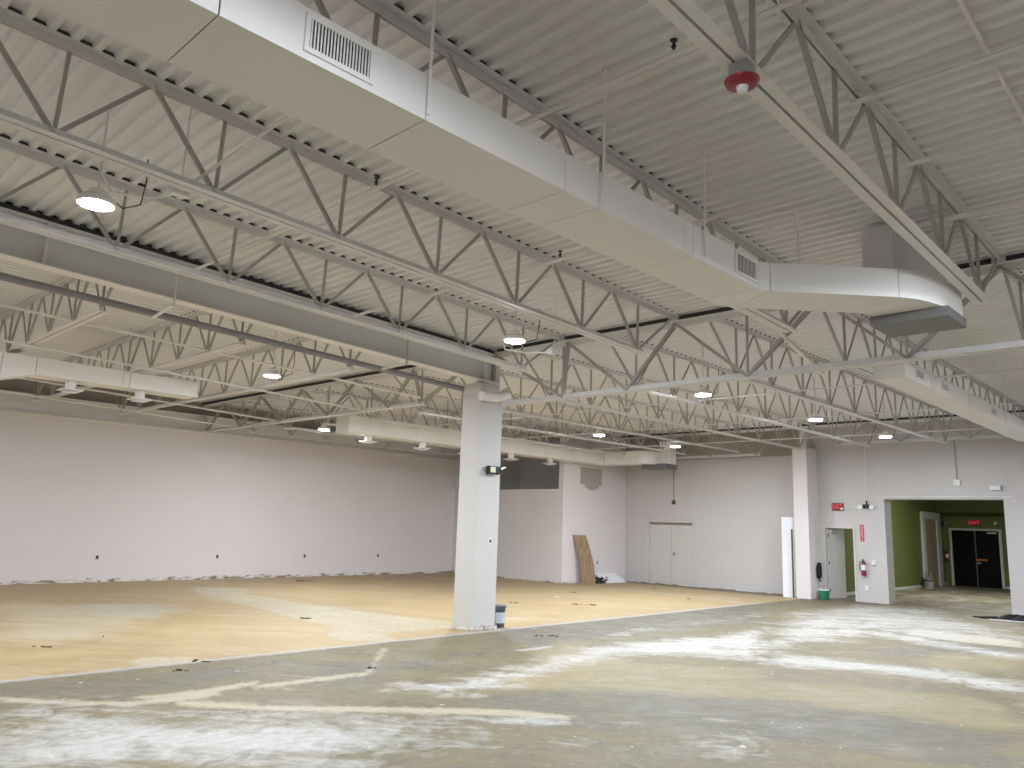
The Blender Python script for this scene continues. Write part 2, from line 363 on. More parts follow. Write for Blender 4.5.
def wall(name, mb, m): return tag(mb.build(name, m), kind='structure')
wall('wall_left', MB().box(XB-.2, 20.2, YL, YL+.2, 0, 4.18), M['wall'])
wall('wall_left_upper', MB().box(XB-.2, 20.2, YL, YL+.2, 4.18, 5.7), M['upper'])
wall('wall_back', MB().box(XB-.2, XB, YN, YL, 0, 5.7), M['wall'])
wall('wall_near', MB().box(XB-.2, XW+.55, YN-.2, YN, 0, 5.7), M['wall'])
# jog wall (low, open above) and its return
wall('wall_jog', MB().box(20.2, 20.4, 17.201, YL, 0, 3.09), M['wall'])
wall('wall_return', MB().box(20.2, XW, 17.0, 17.2, 0, 5.2), M['wall'])
wall('wall_upper_room', MB().box(XW-.02, XW, 17.2, YL, 0, 5.2).box(20.2, XW, YL, YL+.2, 0, 5.3).box(20.42, XW-.04, 17.22, YL-.01, 2.95, 3.05), M['shade'])
# right wall with wide opening, small door and double door
T = XW+.55
wr = MB()
wr.box(XW, T, YN, 4.97, 0, 5.3).box(XW, T, 4.97, 7.95, 2.93, 5.3).box(XW, T, 7.95, 8.84, 0, 5.3)
wr.box(XW, T, 8.84, 9.72, 2.1, 5.3).box(XW, T, 9.72, 10.08, 0, 5.3).box(XW, T, 10.08, 14.2, 0, 4.28).box(XW, T, 14.2, 16.0, 2.13, 4.28).box(XW, T, 16.0, 17.2, 0, 4.28)
wr.box(XW+.12, T, 14.2, 16.0, 0, 2.13)
wall('wall_right', wr, M['block'])
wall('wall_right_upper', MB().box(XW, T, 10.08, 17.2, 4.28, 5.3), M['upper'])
# bare patch on the return wall where a unit was taken down
wall('trim_1', MB().box(21.1, 22.3, 16.992, 17.0, 3.3, 3.9).box(21.35, 22.12, 16.992, 17.0, 3.2, 3.3).box(21.55, 21.95, 16.992, 17.0, 3.13, 3.2), mat('bare_wall_patch', (.42, .385, .33), .8))
wall('trim_2', MB().box(XB, 20.2, YL-.12, YL, 4.165, 4.21), M['ledge'])
# torn cove base with glue left along the walls
m_, nt, b, N, L = new_mat('torn_base'); M['torn'] = m_
g = N.new('ShaderNodeNewGeometry'); mp = N.new('ShaderNodeMapping'); mp.inputs['Scale'].default_value = (2.2, 2.2, 9)
nz = N.new('ShaderNodeTexNoise'); nz.inputs['Scale'].default_value = 1.2; nz.inputs['Detail'].default_value = 5
L.new(g.outputs['Position'], mp.inputs[0]); L.new(mp.outputs[0], nz.inputs['Vector'])
cr = N.new('ShaderNodeValToRGB'); cr.color_ramp.interpolation = 'CONSTANT'
cr.color_ramp.elements[0].color = (.28, .22, .15, 1); cr.color_ramp.elements[0].position = 0
cr.color_ramp.elements[1].color = (.62, .58, .54, 1); cr.color_ramp.elements[1].position = .45
e = cr.color_ramp.elements.new(.56); e.color = (.75, .74, .72, 1); e = cr.color_ramp.elements.new(.66); e.color = (.33, .27, .2, 1)
L.new(nz.outputs['Fac'], cr.inputs[0]); L.new(cr.outputs[0], b.inputs['Base Color'])
def ragged(name, p, q, h, t, n):
    """irregular strip against a wall"""
    mb = MB(); p = Vector(p); q = Vector(q); d = (q-p)/n; nrm = Vector((-d.y, d.x, 0)).normalized()*t
    for i in range(n):
        hh = h*random.uniform(.35, 1.0); a = p + d*i; c = p + d*(i+1)
        mb.bar((a+c)/2+nrm/2+Vector((0,0,hh)), (a+c)/2+nrm/2, abs(t), d.length, up=d.normalized())
    return tag(mb.build(name, M['torn']), kind='structure')
ragged('baseboard_left', (XB, YL, 0), (20.2, YL, 0), .11, -.02, 110)
ragged('baseboard_jog', (20.2, YL, 0), (20.2, 17.0, 0), .07, -.015, 30)
ragged('baseboard_return', (20.2, 17, 0), (XW, 17, 0), .06, -.015, 18)
ragged('baseboard_right', (XW, 17, 0), (XW, 9.75, 0), .035, -.012, 50)

# corridor beyond the opening
co_ = MB(); co_.box(T, 36.9, 2.5, 9.9, -.3, 0)
o = co_.build('floor', floor_material(False)); tag(o, kind='structure')
wall('wall_corridor_left', MB().box(T, 36.6, 9.9, 10.1, 0, 4.2), M['green'])
wall('wall_corridor_end', MB().box(36.4, 36.6, 2.5, 7.83, 0, 2.95).box(36.4, 36.6, 9.62, 9.9, 0, 2.95).box(36.4, 36.6, 7.83, 9.62, 2.28, 2.95).box(36.5, 36.6, 7.8, 9.85, 0, 2.3), M['green'])
wall('wall_corridor_upper', MB().box(35.6, 36.6, 2.5, 9.9, 2.95, 4.2), M['greenshade'])  # shade of the unlit height is put into the colour
wall('wall_corridor_right', MB().box(T, 36.6, 2.3, 2.5, 0, 4.2), M['green'])
wall('ceiling', MB().box(T, 36.6, 2.3, 10.1, 4.2, 4.3), M['greenshade'])
wall('baseboard_corridor', MB().box(T, 36.4, 9.885, 9.9, 0, .1).box(36.385, 36.4, 2.5, 7.75, 0, .1), M['trim'])

# doors
d = MB().box(XW+.08, XW+.12, 14.22, 15.10, .01, 2.02).build('door_1', M['doorpaint']); tag(d, kind='structure')
MB().box(XW+.03, XW+.08, 14.98, 15.02, .98, 1.1).tube([(XW+.03, 15.0, 1.06), (XW+.02, 14.87, 1.05)], .012).build('door_handle', M['metal'], d)
MB().box(XW+.03, XW+.08, 14.26, 14.62, 1.92, 1.97).build('door_closer', M['steel'], d)
d = MB().box(XW+.08, XW+.12, 15.11, 15.98, .01, 2.02).build('door_1', M['doorpaint']); tag(d, kind='structure')
tag(MB().box(XW-.02, XW+.12, 14.15, 14.22, 0, 2.17).box(XW-.02, XW+.12, 15.98, 16.05, 0, 2.17).box(XW-.02, XW+.12, 14.22, 15.98, 2.11, 2.17).build('trim_3', M['doorpaint']), kind='structure')
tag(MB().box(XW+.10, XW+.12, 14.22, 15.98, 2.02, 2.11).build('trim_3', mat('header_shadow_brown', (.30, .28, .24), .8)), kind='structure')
# small open door
fr = MB().box(XW-.025, XW+.2, 9.67, 9.76, 0, 2.14).box(XW-.025, XW+.2, 8.80, 8.86, 0, 2.14).box(XW-.025, XW+.2, 8.86, 9.67, 2.07, 2.14).build('trim_4', M['doorpaint']); tag(fr, kind='structure')
lf = MB().box(0, .80, -.022, .022, .01, 2.05).build('door_2', M['doorpaint']); tag(lf, kind='structure')
lf.location = (XW+.05, 9.64, 0); lf.rotation_euler = (0, 0, math.radians(-13))
MB().tube([(.72, -.022, 1.02), (.72, -.07, 1.02), (.62, -.075, 1.02)], .012).build('door_handle', M['metal'], lf)
for z in (.25, 1.05, 1.85): MB().lathe([(.014, z-.05), (.014, z+.05)], (0, -.03, 0), 8).build('hinge', M['dark'], lf)
MB().box(.1, .45, -.07, -.022, 1.96, 2.01).build('door_closer', M['steel'], lf)
# corridor black double doors
for y0, y1 in ((8.74, 9.57), (7.87, 8.72)):
    d = MB().box(36.42, 36.47, y0, y1, .01, 2.24).build('door_3', M['blackdoor']); tag(d, kind='structure')
    if y0 < 8:
        MB().box(36.38, 36.42, 8.34, 8.70, 1.04, 1.12).build('push_bar', M['orange'], d)
        MB().box(36.39, 36.42, 8.57, 8.70, .92, .98).build('door_handle', M['metal'], d)
        MB().box(36.36, 36.42, 7.95, 8.28, 2.13, 2.19).build('door_closer', M['steel'], d)
    else: MB().box(36.41, 36.47, 8.71, 8.75, .01, 2.24).build('meeting_strip', mat('door_strip', (.12, .12, .13), .5), d)
tag(MB().box(36.34, 36.5, 9.57, 9.66, 0, 2.32).box(36.34, 36.5, 7.77, 7.87, 0, 2.32).box(36.34, 36.5, 7.87, 9.57, 2.24, 2.32).build('trim_5', M['trim']), kind='structure')
d = MB().box(33.75, 35.35, 9.86, 9.895, .01, 2.62).build('door_4', M['brown']); tag(d, kind='structure')
tag(MB().box(33.5, 33.75, 9.80, 9.9, 0, 2.9).box(35.35, 35.8, 9.80, 9.9, 0, 2.9).box(33.75, 35.35, 9.80, 9.9, 2.62, 2.9).build('trim_6', M['trim']), kind='structure')

# ================================================================== steel
ORD = ['first', 'second', 'third', 'fourth', 'fifth', 'sixth', 'seventh', 'eighth', 'ninth', 'tenth', 'eleventh', 'twelfth']
def chord(x0, x1, z, leg, up, gap=.02, th=.007):
    mb = MB(); s = 1 if up else -1
    for q in (-1, 1):
        a, c = sorted((q*gap/2, q*(gap/2+leg))); a2, c2 = sorted((q*gap/2, q*(gap/2+th)))
        za, zb = sorted((z, z+s*th)); zc, zd_ = sorted((z+s*th, z+s*leg))
        mb.box(x0, x1, a, c, za, zb); mb.box(x0, x1, a2, c2, zc, zd_)
    return mb
def joist(root, L, depth, bots, tops, bx=None, posts=True, gap='deck', leg=.075, web=.034, heavy=None, ztop=0, seat=0):
    chord(0, L, ztop, leg, False).build('top_chord', M['steel'], root)
    if gap == 'deck': MB().box(.02, L-.02, -.07, .07, .004, .036).build('deck_shade_strip', M['gap'], root)  # dark strip standing in for shade in the ribs above the chord
    if gap == 'girder': MB().box(.02, L-.02, -.03, .03, ztop+.004, -.004).build('deck_shade_strip', M['gap'], root)  # dark band painting in the shade between girder and deck
    zb = -depth; chord(bx[0] if bx else min(bots)-.12, bx[1] if bx else max(bots)+.12, zb, leg, True).build('bottom_chord', M['steel'], root)
    zt, zl = ztop-.03, zb+.03
    hv = heavy or web
    pts = sorted([(x, 'b') for x in bots] + [(x, 't') for x in tops])
    for (xa, ka), (xb, kb) in zip(pts, pts[1:]):
        if ka == kb: continue
        mb = MB(); w_ = hv if (ka == 't') else web
        p, q = (xa, 0, zt if ka == 't' else zl), (xb, 0, zt if kb == 't' else zl)
        if heavy: mb.bar((p[0], -.028, p[2]), (q[0], -.028, q[2]), .018, w_).bar((p[0], .028, p[2]), (q[0], .028, q[2]), .018, w_)
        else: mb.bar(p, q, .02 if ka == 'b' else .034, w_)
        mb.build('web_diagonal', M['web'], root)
    if posts:
        for x in bots[:] if not heavy else posts:
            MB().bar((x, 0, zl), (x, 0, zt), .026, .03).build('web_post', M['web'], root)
    return root

# near bay joists (run along X, slope down to the girder)
L1 = XG - XB - .03
r0 = empty('bar_joist', (XB, 8.52, zd(XB)), 'open web bar joist of the near bay, the one next to the deep beam', 'joist', 'bar joists of the near bay')
b0 = [1.49 + 1.256*k - XB for k in range(-3, 7)]; t0 = [.05] + [x+.63 for x in b0[:-1]] + [L1-.05]
joist(r0, L1, .79, b0, t0)
r0.rotation_euler = (0, TH, 0)
for y, lab in ((6.26, 'open web bar joist of the near bay that passes just behind the nearest ceiling lamp'),
               (4.05, 'open web bar joist whose lower half is hidden behind the long near duct'),
               (1.95, 'open web bar joist whose bottom chord carries the red alarm strobe'),
               (-.15, 'open web bar joist to the right of the one with the red strobe')):
    c = copy_tree(r0); c.location = (XB, y, zd(XB)); c['label'] = lab
# left bay joists (run along Y)
YS = YC + .02; L2 = YL - YS
b2 = [.85 + 1.15*k for k in range(10)]; t2 = [.05] + [x+.575 for x in b2[:-1]] + [L2-.05]
xsl = [(3.47, 'bar joist past the deep beam, its pale doubled bottom chord seen at left'), (5.5, 'bar joist past the deep beam, second from the left of those crossing there'), (7.5, 'bar joist past the deep beam, last before the girder at the column'),
       (1.42, 'bar joist past the deep beam at the left edge of the view'), (-.6, 'bar joist past the deep beam, beyond the left edge of the view')]
x, lab = xsl[0]
r1 = empty('bar_joist', (x, YS, zd(x)), lab, 'joist', 'bar joists of the left bay', rz=PI/2)
joist(r1, L2, .80, b2, t2, leg=.065, web=.028)
for x, lab in xsl[1:]:
    c = copy_tree(r1); c.location = (x, YS, zd(x)); c['label'] = lab
# far bay joists (run along X beyond the girder)
L3 = 22.86 - XG - .06
b3 = [.95 + 1.22*k for k in range(10)]; t3 = [.05] + [x+.61 for x in b3[:-1]] + [L3-.05]
r3 = empty('bar_joist', (XG+.06, 5.8, zd(XG)), None, 'joist', 'bar joists of the far bay')
joist(r3, L3, .85, b3, t3, leg=.048, web=.026)
fy = [5.8, 7.7, 9.65, 4.12, 1.95, 11.6, 13.5, 15.4, 17.3, 19.2, 21.1, .0]
fl = ['far bay bar joist left of the second duct, ending above the wide opening',
      'far bay bar joist whose bottom chord ends above the white pillar at the block wall',
      'far bay bar joist nearest to the free-standing column on its right side',
      'far bay bar joist directly over the second duct', 'far bay bar joist to the right of the second duct',
      'far bay bar joist just behind the free-standing column', 'far bay bar joist over the closed double door',
      'far bay bar joist above the curved duct outlet', 'far bay bar joist above the leaning planks', 'far bay bar joist over the high dark opening',
      'far bay bar joist closest to the long left wall', 'far bay bar joist farthest right, outside the view']
r3['label'] = fl[0]; r3.rotation_euler = (0, -math.atan(.004), 0)
for y, lab in zip(fy[1:], fl[1:]):
    c = copy_tree(r3); c.location = (XG+.06, y, zd(XG)); c['label'] = lab
# joist girders
g1 = empty('joist_girder', (XG, YN+.02, zd(XG)), 'heavy joist girder running right from the column with a pale bottom chord', 'girder', rz=PI/2)
gb = [-1.2, .9, 3.0, 5.1, 7.17, 8.5]; gt = [-3.9, -.15, 1.95, 4.05, 6.26, 8.4, 10.15]
joist(g1, 10.1-YN, 1.09, bx=(.05, 9.86-YN), bots= [y-YN-.02 for y in gb], tops=[y-YN-.02 for y in gt], posts=[y-YN-.02 for y in (.9, 3.0, 5.1, 8.5)], leg=.085, heavy=.045, gap='girder', ztop=-.085)
for y in (-.15, 1.95, 4.05, 6.26, 8.52):
    MB().box(y-YN-.02-.07, y-YN-.02+.07, -.07, .07, -.085, -.001).build('joist_seat', M['steel'], g1)
g2 = empty('joist_girder', (XG, 10.6, zd(XG)), 'joist girder running from behind the column to the long left wall', 'girder', rz=PI/2)
joist(g2, YL-10.6-.03, .88, [1.7, 2.75, 5.1, 7.2, 9.3, 11.3], [.05, 1.95, 4.0, 6.3, 8.3, 10.4, 11.7], posts=[1.7, 5.1, 9.3], leg=.075, heavy=.045, gap='girder', ztop=-.085)
g3 = empty('joist_girder', (22.86, 10.5, zd(23)), 'joist girder against the block wall from the pillar to the corner', 'girder', rz=PI/2)
joist(g3, 6.4, .9, [.9, 2.5, 4.1, 5.7], [.05, 1.7, 3.3, 4.9, 6.3], posts=[2.5], leg=.075, heavy=.045, gap='girder', ztop=-.07)
g4 = empty('joist_girder', (22.86, YN+.02, zd(23)), 'joist girder against the block wall above the wide opening', 'girder', rz=PI/2)
joist(g4, 9.9-YN, .68, [.9+1.7*k for k in range(8)], [.05]+[1.75+1.7*k for k in range(7)]+[13.7], posts=[2.6, 6, 9.4], leg=.075, heavy=.045, gap='girder', ztop=-.07)

# deep beam on the column line
bm_ = empty('steel_beam', (XG, YC, zd(XG)), 'deep solid steel beam painted grey running from upper left onto the column', 'beam')
zt, zb = -.085, -.615
def sl(x): return (x, -S*x)
def slab(mb, x0, x1, y0, y1, z0, z1):
    v = [mb.bm.verts.new((x, y, z - S*x)) for x in (x0, x1) for y, z in ((y0, z0), (y1, z0), (y1, z1), (y0, z1))]
    for f in ((0,1,2,3),(7,6,5,4),(0,4,5,1),(1,5,6,2),(2,6,7,3),(3,7,4,0)): mb.bm.faces.new([v[i] for i in f])
    return mb
slab(MB(), XB-XG, .2, -.012, .012, zb, zt).build('web', M['beamweb'], bm_)
slab(MB(), XB-XG, .2, -.03, .03, zt+.004, -.004).build('deck_shade_strip', M['gap'], bm_)  # dark band painting in the shade between beam and deck
slab(MB(), XB-XG, .2, -.11, .11, zb-.016, zb).build('bottom_flange', M['pipe'], bm_)
slab(MB(), XB-XG, .2, -.11, .11, zt-.016, zt).build('top_flange', M['steel'], bm_)
for x in (-7.55, -.2, -12): MB().bar((x, -.06, zb-S*x), (x, -.06, zt-.016-S*x), .1, .014, up=(1,0,0)).build('stiffener', M['pipe'], bm_)
# wall beam over the left wall
wb = empty('steel_beam', (8, YL-.2, 4.45), 'shadowed steel beam lying along the top of the long left wall', 'beam')
MB().box(-11.1, 12.1, -.008, .008, -.22, .22).build('web', M['steel'], wb)
MB().box(-11.1, 12.1, -.1, .1, -.236, -.22).build('bottom_flange', M['steel'], wb)
MB().box(-11.1, 12.1, -.1, .1, .22, .236).build('top_flange', M['steel'], wb)

# columns
cl = empty('column', (10.05, 10.43, 0), 'free-standing boxed column painted pale grey in the middle of the room', 'column')
MB().box(-.29, .29, -.19, .30, 0, 4.14).box(-.29, -.12, -.19, .30, 4.14, 4.42).build('casing', M['column'], cl, bevel=.006)
MB().box(-.12, .26, -.12, .14, 4.14, 4.98).build('steel_core', M['steel'], cl)
MB().box(.0, .06, -.2, -.12, 4.5, 4.98).build('bracket', M['main'], cl)
mb = MB()
for i in range(16):
    a = random.uniform(-.3, .3); h = random.uniform(.02, .1)
    mb.bar((a, -.205, 0), (a+random.uniform(-.03, .03), -.2, h), random.uniform(.03, .07), .02)
for i in range(8):
    a = random.uniform(-.18, .2); mb.bar((-.305, a, 0), (-.3, a, random.uniform(.02, .06)), .02, random.uniform(.03, .07))
mb.build('torn_base', M['torn'], cl)
pl = empty('pillar', (23.4, 10.08, 0), 'white boxed pillar standing against the block wall left of the small door', 'column')
MB().box(-.4, .35, -.22, .22, 0, 4.45).build('casing', M['wall'], pl, bevel=.006)
MB().box(-.1, .1, -.1, .1, 4.45, 4.98).build('steel_core', M['steel'], pl)
# ================================================================== ducts
def duct_sec(root, near, far, z0, z1, name='duct_section', gap=.004):
    """one box section between two cuts; plan outline near+far"""
    poly = near + far[::-1]
    return MB().prism(poly, z0, z1).build(name, M['duct'], root, smooth=len(near) > 3)
dz0, dz1 = 4.14, 4.425
d1 = empty('air_duct', (0, 0, 0), 'long white rectangular duct crossing overhead, bending right to a roof shaft', 'duct')
cuts = [XB+.02, -.4, 1.36, 2.61, 3.87, 4.25, 5.42, 5.56, 6.75]
for a, c in zip(cuts, cuts[1:]): duct_sec(d1, [(a+.004, 3.3), (c-.004, 3.3)], [(a+.004, 3.87), (c-.004, 3.87)], dz0, dz1)
duct_sec(d1, [(6.754, 3.3), (6.86, 3.24)], [(6.754, 3.87), (7.02, 3.87), (7.16, 3.80)], dz0, dz1)
duct_sec(d1, [(6.866, 3.235), (7.78, 2.37)], [(7.166, 3.795), (8.07, 2.93)], dz0, dz1)
duct_sec(d1, [(7.785, 2.365), (7.93, 2.27), (8.10, 2.20), (8.33, 2.14), (8.6, 2.11), (8.92, 2.10)], [(8.075, 2.925), (8.13, 2.88), (8.2, 2.84), (8.3, 2.81), (8.5, 2.80), (8.92, 2.80)], dz0, dz1)
MB().box(XB+.03, 6.75, 3.32, 3.85, dz0+.02, dz1-.02).build('liner', M['dark'], d1)
MB().box(8.34, 8.98, 2.09, 2.84, 4.04, 4.139).build('outlet_box', M['greybox'], d1)
MB().box(8.2, 9.8, 2.53, 2.84, 4.43, 5.07).build('roof_shaft', M['steel'], d1)
def grille(root, x0, x1, y, z0, z1, n):
    f = .028
    gr = MB().box(x0, x1, y-.012, y+.004, z0, z0+f).box(x0, x1, y-.012, y+.004, z1-f, z1).box(x0, x0+f, y-.012, y+.004, z0+f, z1-f).box(x1-f, x1, y-.012, y+.004, z0+f, z1-f).build('grille_frame', M['duct'], root)
    MB().box(x0+f, x1-f, y-.003, y+.0, z0+f, z1-f).build('grille_recess', M['dark'], gr)
    mb = MB()
    for k in range(n):
        x = x0+f+(x1-x0-2*f)*(k+.5)/n; mb.bar((x, y-.007, z0+f), (x, y-.007, z1-f), .004, .009, up=(1,0,0))
    mb.build('louvres', M['duct'], gr); return gr
grille(d1, 1.80, 2.23, 3.298, 4.18, 4.395, 19)
grille(d1, 6.28, 6.71, 3.298, 4.185, 4.405, 14)
for x, y in ((2.62, 3.29), (4.28, 3.28), (5.72, 3.28), (-.6, 3.29), (7.45, 3.2)):
    MB().tube([(x, y, dz1-.25 if y < 3.3 and x < 6 else dz1), (x, y, zd(x)+.01)], .011, 6).build('hanger_rod', M['pipe'], d1)

d2 = empty('air_duct', (0, 0, 0), 'shorter white rectangular duct in the far bay over the wide opening', 'duct')
c2 = [11.62, 13.0, 14.4, 15.8, 17.2, 18.9, 20.6]
for a, c in zip(c2, c2[1:]): duct_sec(d2, [(a+.004, 3.52), (c-.004, 3.52)], [(a+.004, 3.95), (c-.004, 3.95)], 4.1, 4.36)
duct_sec(d2, [(20.605, 3.52), (22.0, 2.6)], [(20.605, 3.95), (22.3, 3.0)], 4.1, 4.36)
MB().box(11.64, 20.59, 3.54, 3.93, 4.12, 4.34).build('liner', M['dark'], d2)
for x in (12.1, 13.35, 16.4): grille(d2, x, x+.38, 3.518, 4.15, 4.31, 10)
for x in (12.8, 14.9, 17.5, 19.6): MB().tube([(x, 3.50, 4.12), (x, 3.50, zd(x)+.01)], .012, 6).build('hanger_rod', M['pipe'], d2)

d3 = empty('air_duct', (0, 0, 0), 'distant duct parallel to the left wall ending in a curved elbow near the corner', 'duct')
c3 = [11.0, 13.2, 15.4, 17.6, 19.8]
for a, c in zip(c3, c3[1:]): duct_sec(d3, [(a+.004, 16.25), (c-.004, 16.25)], [(a+.004, 16.8), (c-.004, 16.8)], 3.98, 4.40)
duct_sec(d3, [(19.81, 16.25), (21.45, 16.25)], [(19.81, 16.8), (22.1, 16.8)], 3.98, 4.40)
duct_sec(d3, [(21.455, 16.24), (21.46, 14.95)], [(22.105, 16.79), (22.1, 15.3)], 3.98, 4.40)
duct_sec(d3, [(21.46, 14.94), (21.5, 14.75), (21.6, 14.6), (21.75, 14.5), (22.0, 14.45), (22.3, 14.45)], [(22.1, 15.29), (22.12, 15.22), (22.15, 15.15), (22.2, 15.1), (22.25, 15.08), (22.3, 15.08)], 3.98, 4.40)
MB().box(21.95, 22.6, 14.1, 15.05, 3.84, 4.0).build('outlet_box', M['greybox'], d3)
MB().box(22.2, 22.55, 14.1, 14.5, 4.0, 4.75).build('roof_shaft', M['duct'], d3)
for x in (12, 14, 16.2, 18.4): MB().tube([(x, 16.23, 4.0), (x, 16.23, zd(x)+.01)], .011, 6).build('hanger_rod', M['pipe'], d3)
def diffuser(root, x, y, z):
    nk = MB().lathe([(.09, 0), (.09, .16)], (x, y, z), 16).build('duct_neck', M['duct'], root, smooth=True)
    MB().box(x-.17, x+.17, y-.17, y+.17, z-.02, z).box(x-.11, x+.11, y-.11, y+.11, z-.05, z-.035).box(x-.02, x+.02, y-.02, y+.02, z-.035, z-.02).build('diffuser_plate', M['white'], nk)
for x in (11.8, 13.6, 15.2, 17.1, 18.9): diffuser(d3, x, 16.5, 3.83)

d4 = empty('air_duct', (0, 0, 0), 'wide duct at the left edge below the ceiling, stepping up to a shallower run', 'duct')
duct_sec(d4, [(XB+.02, 15.0), (0, 15.0)], [(XB+.02, 15.6), (0, 15.6)], 3.97, 4.41)
duct_sec(d4, [(.01, 15.0), (3.24, 15.0)], [(.01, 15.6), (3.24, 15.6)], 3.97, 4.41)
mb = MB(); v = [mb.bm.verts.new(p) for p in ((3.25,15,3.97),(3.25,15.6,3.97),(3.25,15.6,4.41),(3.25,15,4.41),(3.75,15,4.11),(3.75,15.5,4.11),(3.75,15.5,4.41),(3.75,15,4.41))]
for f in ((0,1,2,3),(7,6,5,4),(0,4,5,1),(1,5,6,2),(2,6,7,3),(3,7,4,0)): mb.bm.faces.new([v[i] for i in f])
mb.build('duct_section', M['duct'], d4)
duct_sec(d4, [(3.76, 15.0), (5.3, 15.0)], [(3.76, 15.5), (5.3, 15.5)], 4.11, 4.41)
duct_sec(d4, [(5.31, 15.0), (6.6, 15.0)], [(5.31, 15.5), (6.6, 15.5)], 4.11, 4.41)
for x in (4.4, 5.6): diffuser(d4, x, 15.25, 3.96)
for x in (.8, 3.0, 5.2): MB().tube([(x, 14.98, 4.1), (x, 14.98, zd(x)+.01)], .011, 6).build('hanger_rod', M['pipe'], d4)

# ================================================================== pipes and bridging
def pipe(name, pts, r, label, cat='pipe', group=None, n=8, m='pipe'):
    return tag(MB().tube(pts, r, n).build(name, M[m], smooth=True), label, cat, group)
pipe('sprinkler_pipe', [(4.15, YN, 5.02), (4.15, 10.2, 5.02)], .021, 'thin pale sprinkler branch pipe under the deck, crossing nearest to the red strobe')
pipe('sprinkler_pipe', [(6.68, YN, 4.95), (6.68, 10.2, 4.95)], .021, 'thin pale sprinkler branch pipe under the deck, next beyond the one by the strobe')
pipe('sprinkler_pipe', [(8.2, -.5, 4.96), (8.15, 2.5, 4.96)], .03, 'short pale pipe passing beside the roof shaft of the near duct')
pipe('sprinkler_pipe', [(2.5, 6.4, 4.57), (2.98, 5.7, 5.15), (3.0, 5.3, 5.19)], .014, 'short conduit climbing from the junction box near the first lamp')
tag(MB().box(5.66, 5.72, YN, 2.0, 5.10, 5.115).build('bridging_angle', M['steel']), 'flat steel strip lying under the deck at upper right', 'brace')
pipe('conduit', [(4.6, 1.09, 5.23), (5.75, 1.09, 5.19)], .016, 'short conduit under the deck at the top right corner, upper piece')
pipe('conduit', [(6.0, 1.09, 5.18), (7.1, 1.09, 5.14)], .016, 'short conduit under the deck at the top right corner, lower piece')
def spipe(name, y, z10, r, label, x0=XB, x1=XG-.1, m='pipe'):
    return pipe(name, [(x0, y, z10-S*(x0-XG)), (x1, y, z10-S*(x1-XG))], r, label, m=m)
spipe('sprinkler_main', 10.75, 4.33, .05, 'thick sprinkler main running just past the deep beam', m='main')
spipe('bridging_bar', 12.2, 4.32, .022, 'long thin bridging bar past the deep beam, nearest of them', m='pipe')
spipe('bridging_bar', 14.3, 4.24, .022, 'long thin bridging bar just before the wide left duct', m='steel')
spipe('bridging_bar', 17.9, 4.24, .022, 'long thin bridging bar past the wide left duct', m='steel')
spipe('bridging_bar', 20.3, 4.24, .022, 'long thin bridging bar nearest the left wall', m='pipe')
for x, lab in ((13.0, 'thin bridging bar across the far bay joists, nearest to the girder'), (16.2, 'thin bridging bar across the middle of the far bay joists'), (19.6, 'thin bridging bar across the far bay joists, nearest to the block wall')):
    pipe('bridging_bar', [(x, 1, 4.30), (x, 17-.05, 4.30)], .014, lab, 'brace', m='steel')
pipe('conduit_line', [(10.25, 9.3, 4.9), (14, 9.35, 4.95), (22.4, 9.3, 5.0)], .018, 'conduit run high in the far bay parallel to the joists')
pipe('roof_drain_pipe', [(XG+.2, 10.1, 4.36), (10.3, 10.08, 4.24), (10.0, 10.08, 4.15), (9.62, 10.08, 4.13)], .085, 'pale roof drain pipe wrapped across the head of the free-standing column', n=16)
pipe('gas_pipe', [(8.2, 4.38, 4.52), (9.5, 4.4, 4.5), (9.9, 4.45, 4.42), (11.8, 4.75, 4.3)], .03, 'pale pipe angling down under the near duct bend')
dp = pipe('conduit', [(4.2, 10.27, 5.03), (4.2, 10.05, 5.0), (3.98, 10.05, 4.98), (3.98, 10.05, 4.52), (3.98, 10.7, 4.46)], .022, 'conduit dropping down the side of the deep beam, left one')
pipe('conduit', [(7.95, 10.27, 4.9), (7.85, 10.05, 4.88), (7.85, 10.05, 4.42), (7.85, 10.7, 4.4)], .022, 'conduit dropping down the side of the deep beam near the column')
# diagonal strut between girder and near duct
def head(x, y, z, label, up=-1):
    r = empty('fire_sprinkler', (x, y, z), label, 'sprinkler', 'sprinkler heads')
    MB().lathe([(.012, 0), (.012, .03), (.02, .035), (.012, .05), (.008, .075), (.026, .08), (.026, .086)], (0,0,0), 12).build('body', M['sprk'], r)
    MB().lathe([(.018, -.02), (.02, 0)], (0,0,0), 10).build('fitting', M['pipe'], r); return r
head(4.15, 2.6, 5.045, 'dark sprinkler head up on the pipe left of the red strobe')
head(4.15, 5.95, 5.045, 'dark sprinkler head on the pipe seen left under the near duct')
head(6.68, 5.75, 4.975, 'dark sprinkler head on the next pipe, above the second lamp')
# loose wires poking from the deck
for i in range(26):
    x = random.uniform(1, 8.5); y = random.uniform(2.3, 9.8)
    if 3.1 < y < 4.1: continue
    z = zd(x)+.01; l = random.uniform(.05, .1)
    tag(MB().tube([(x, y, z), (x+random.uniform(-.01, .01), y+.01, z-l)], .0025, 4).build('deck_wire', M['steel']), 'short wire end hanging from a rib of the near deck', 'wire', 'wire ends under the near deck')

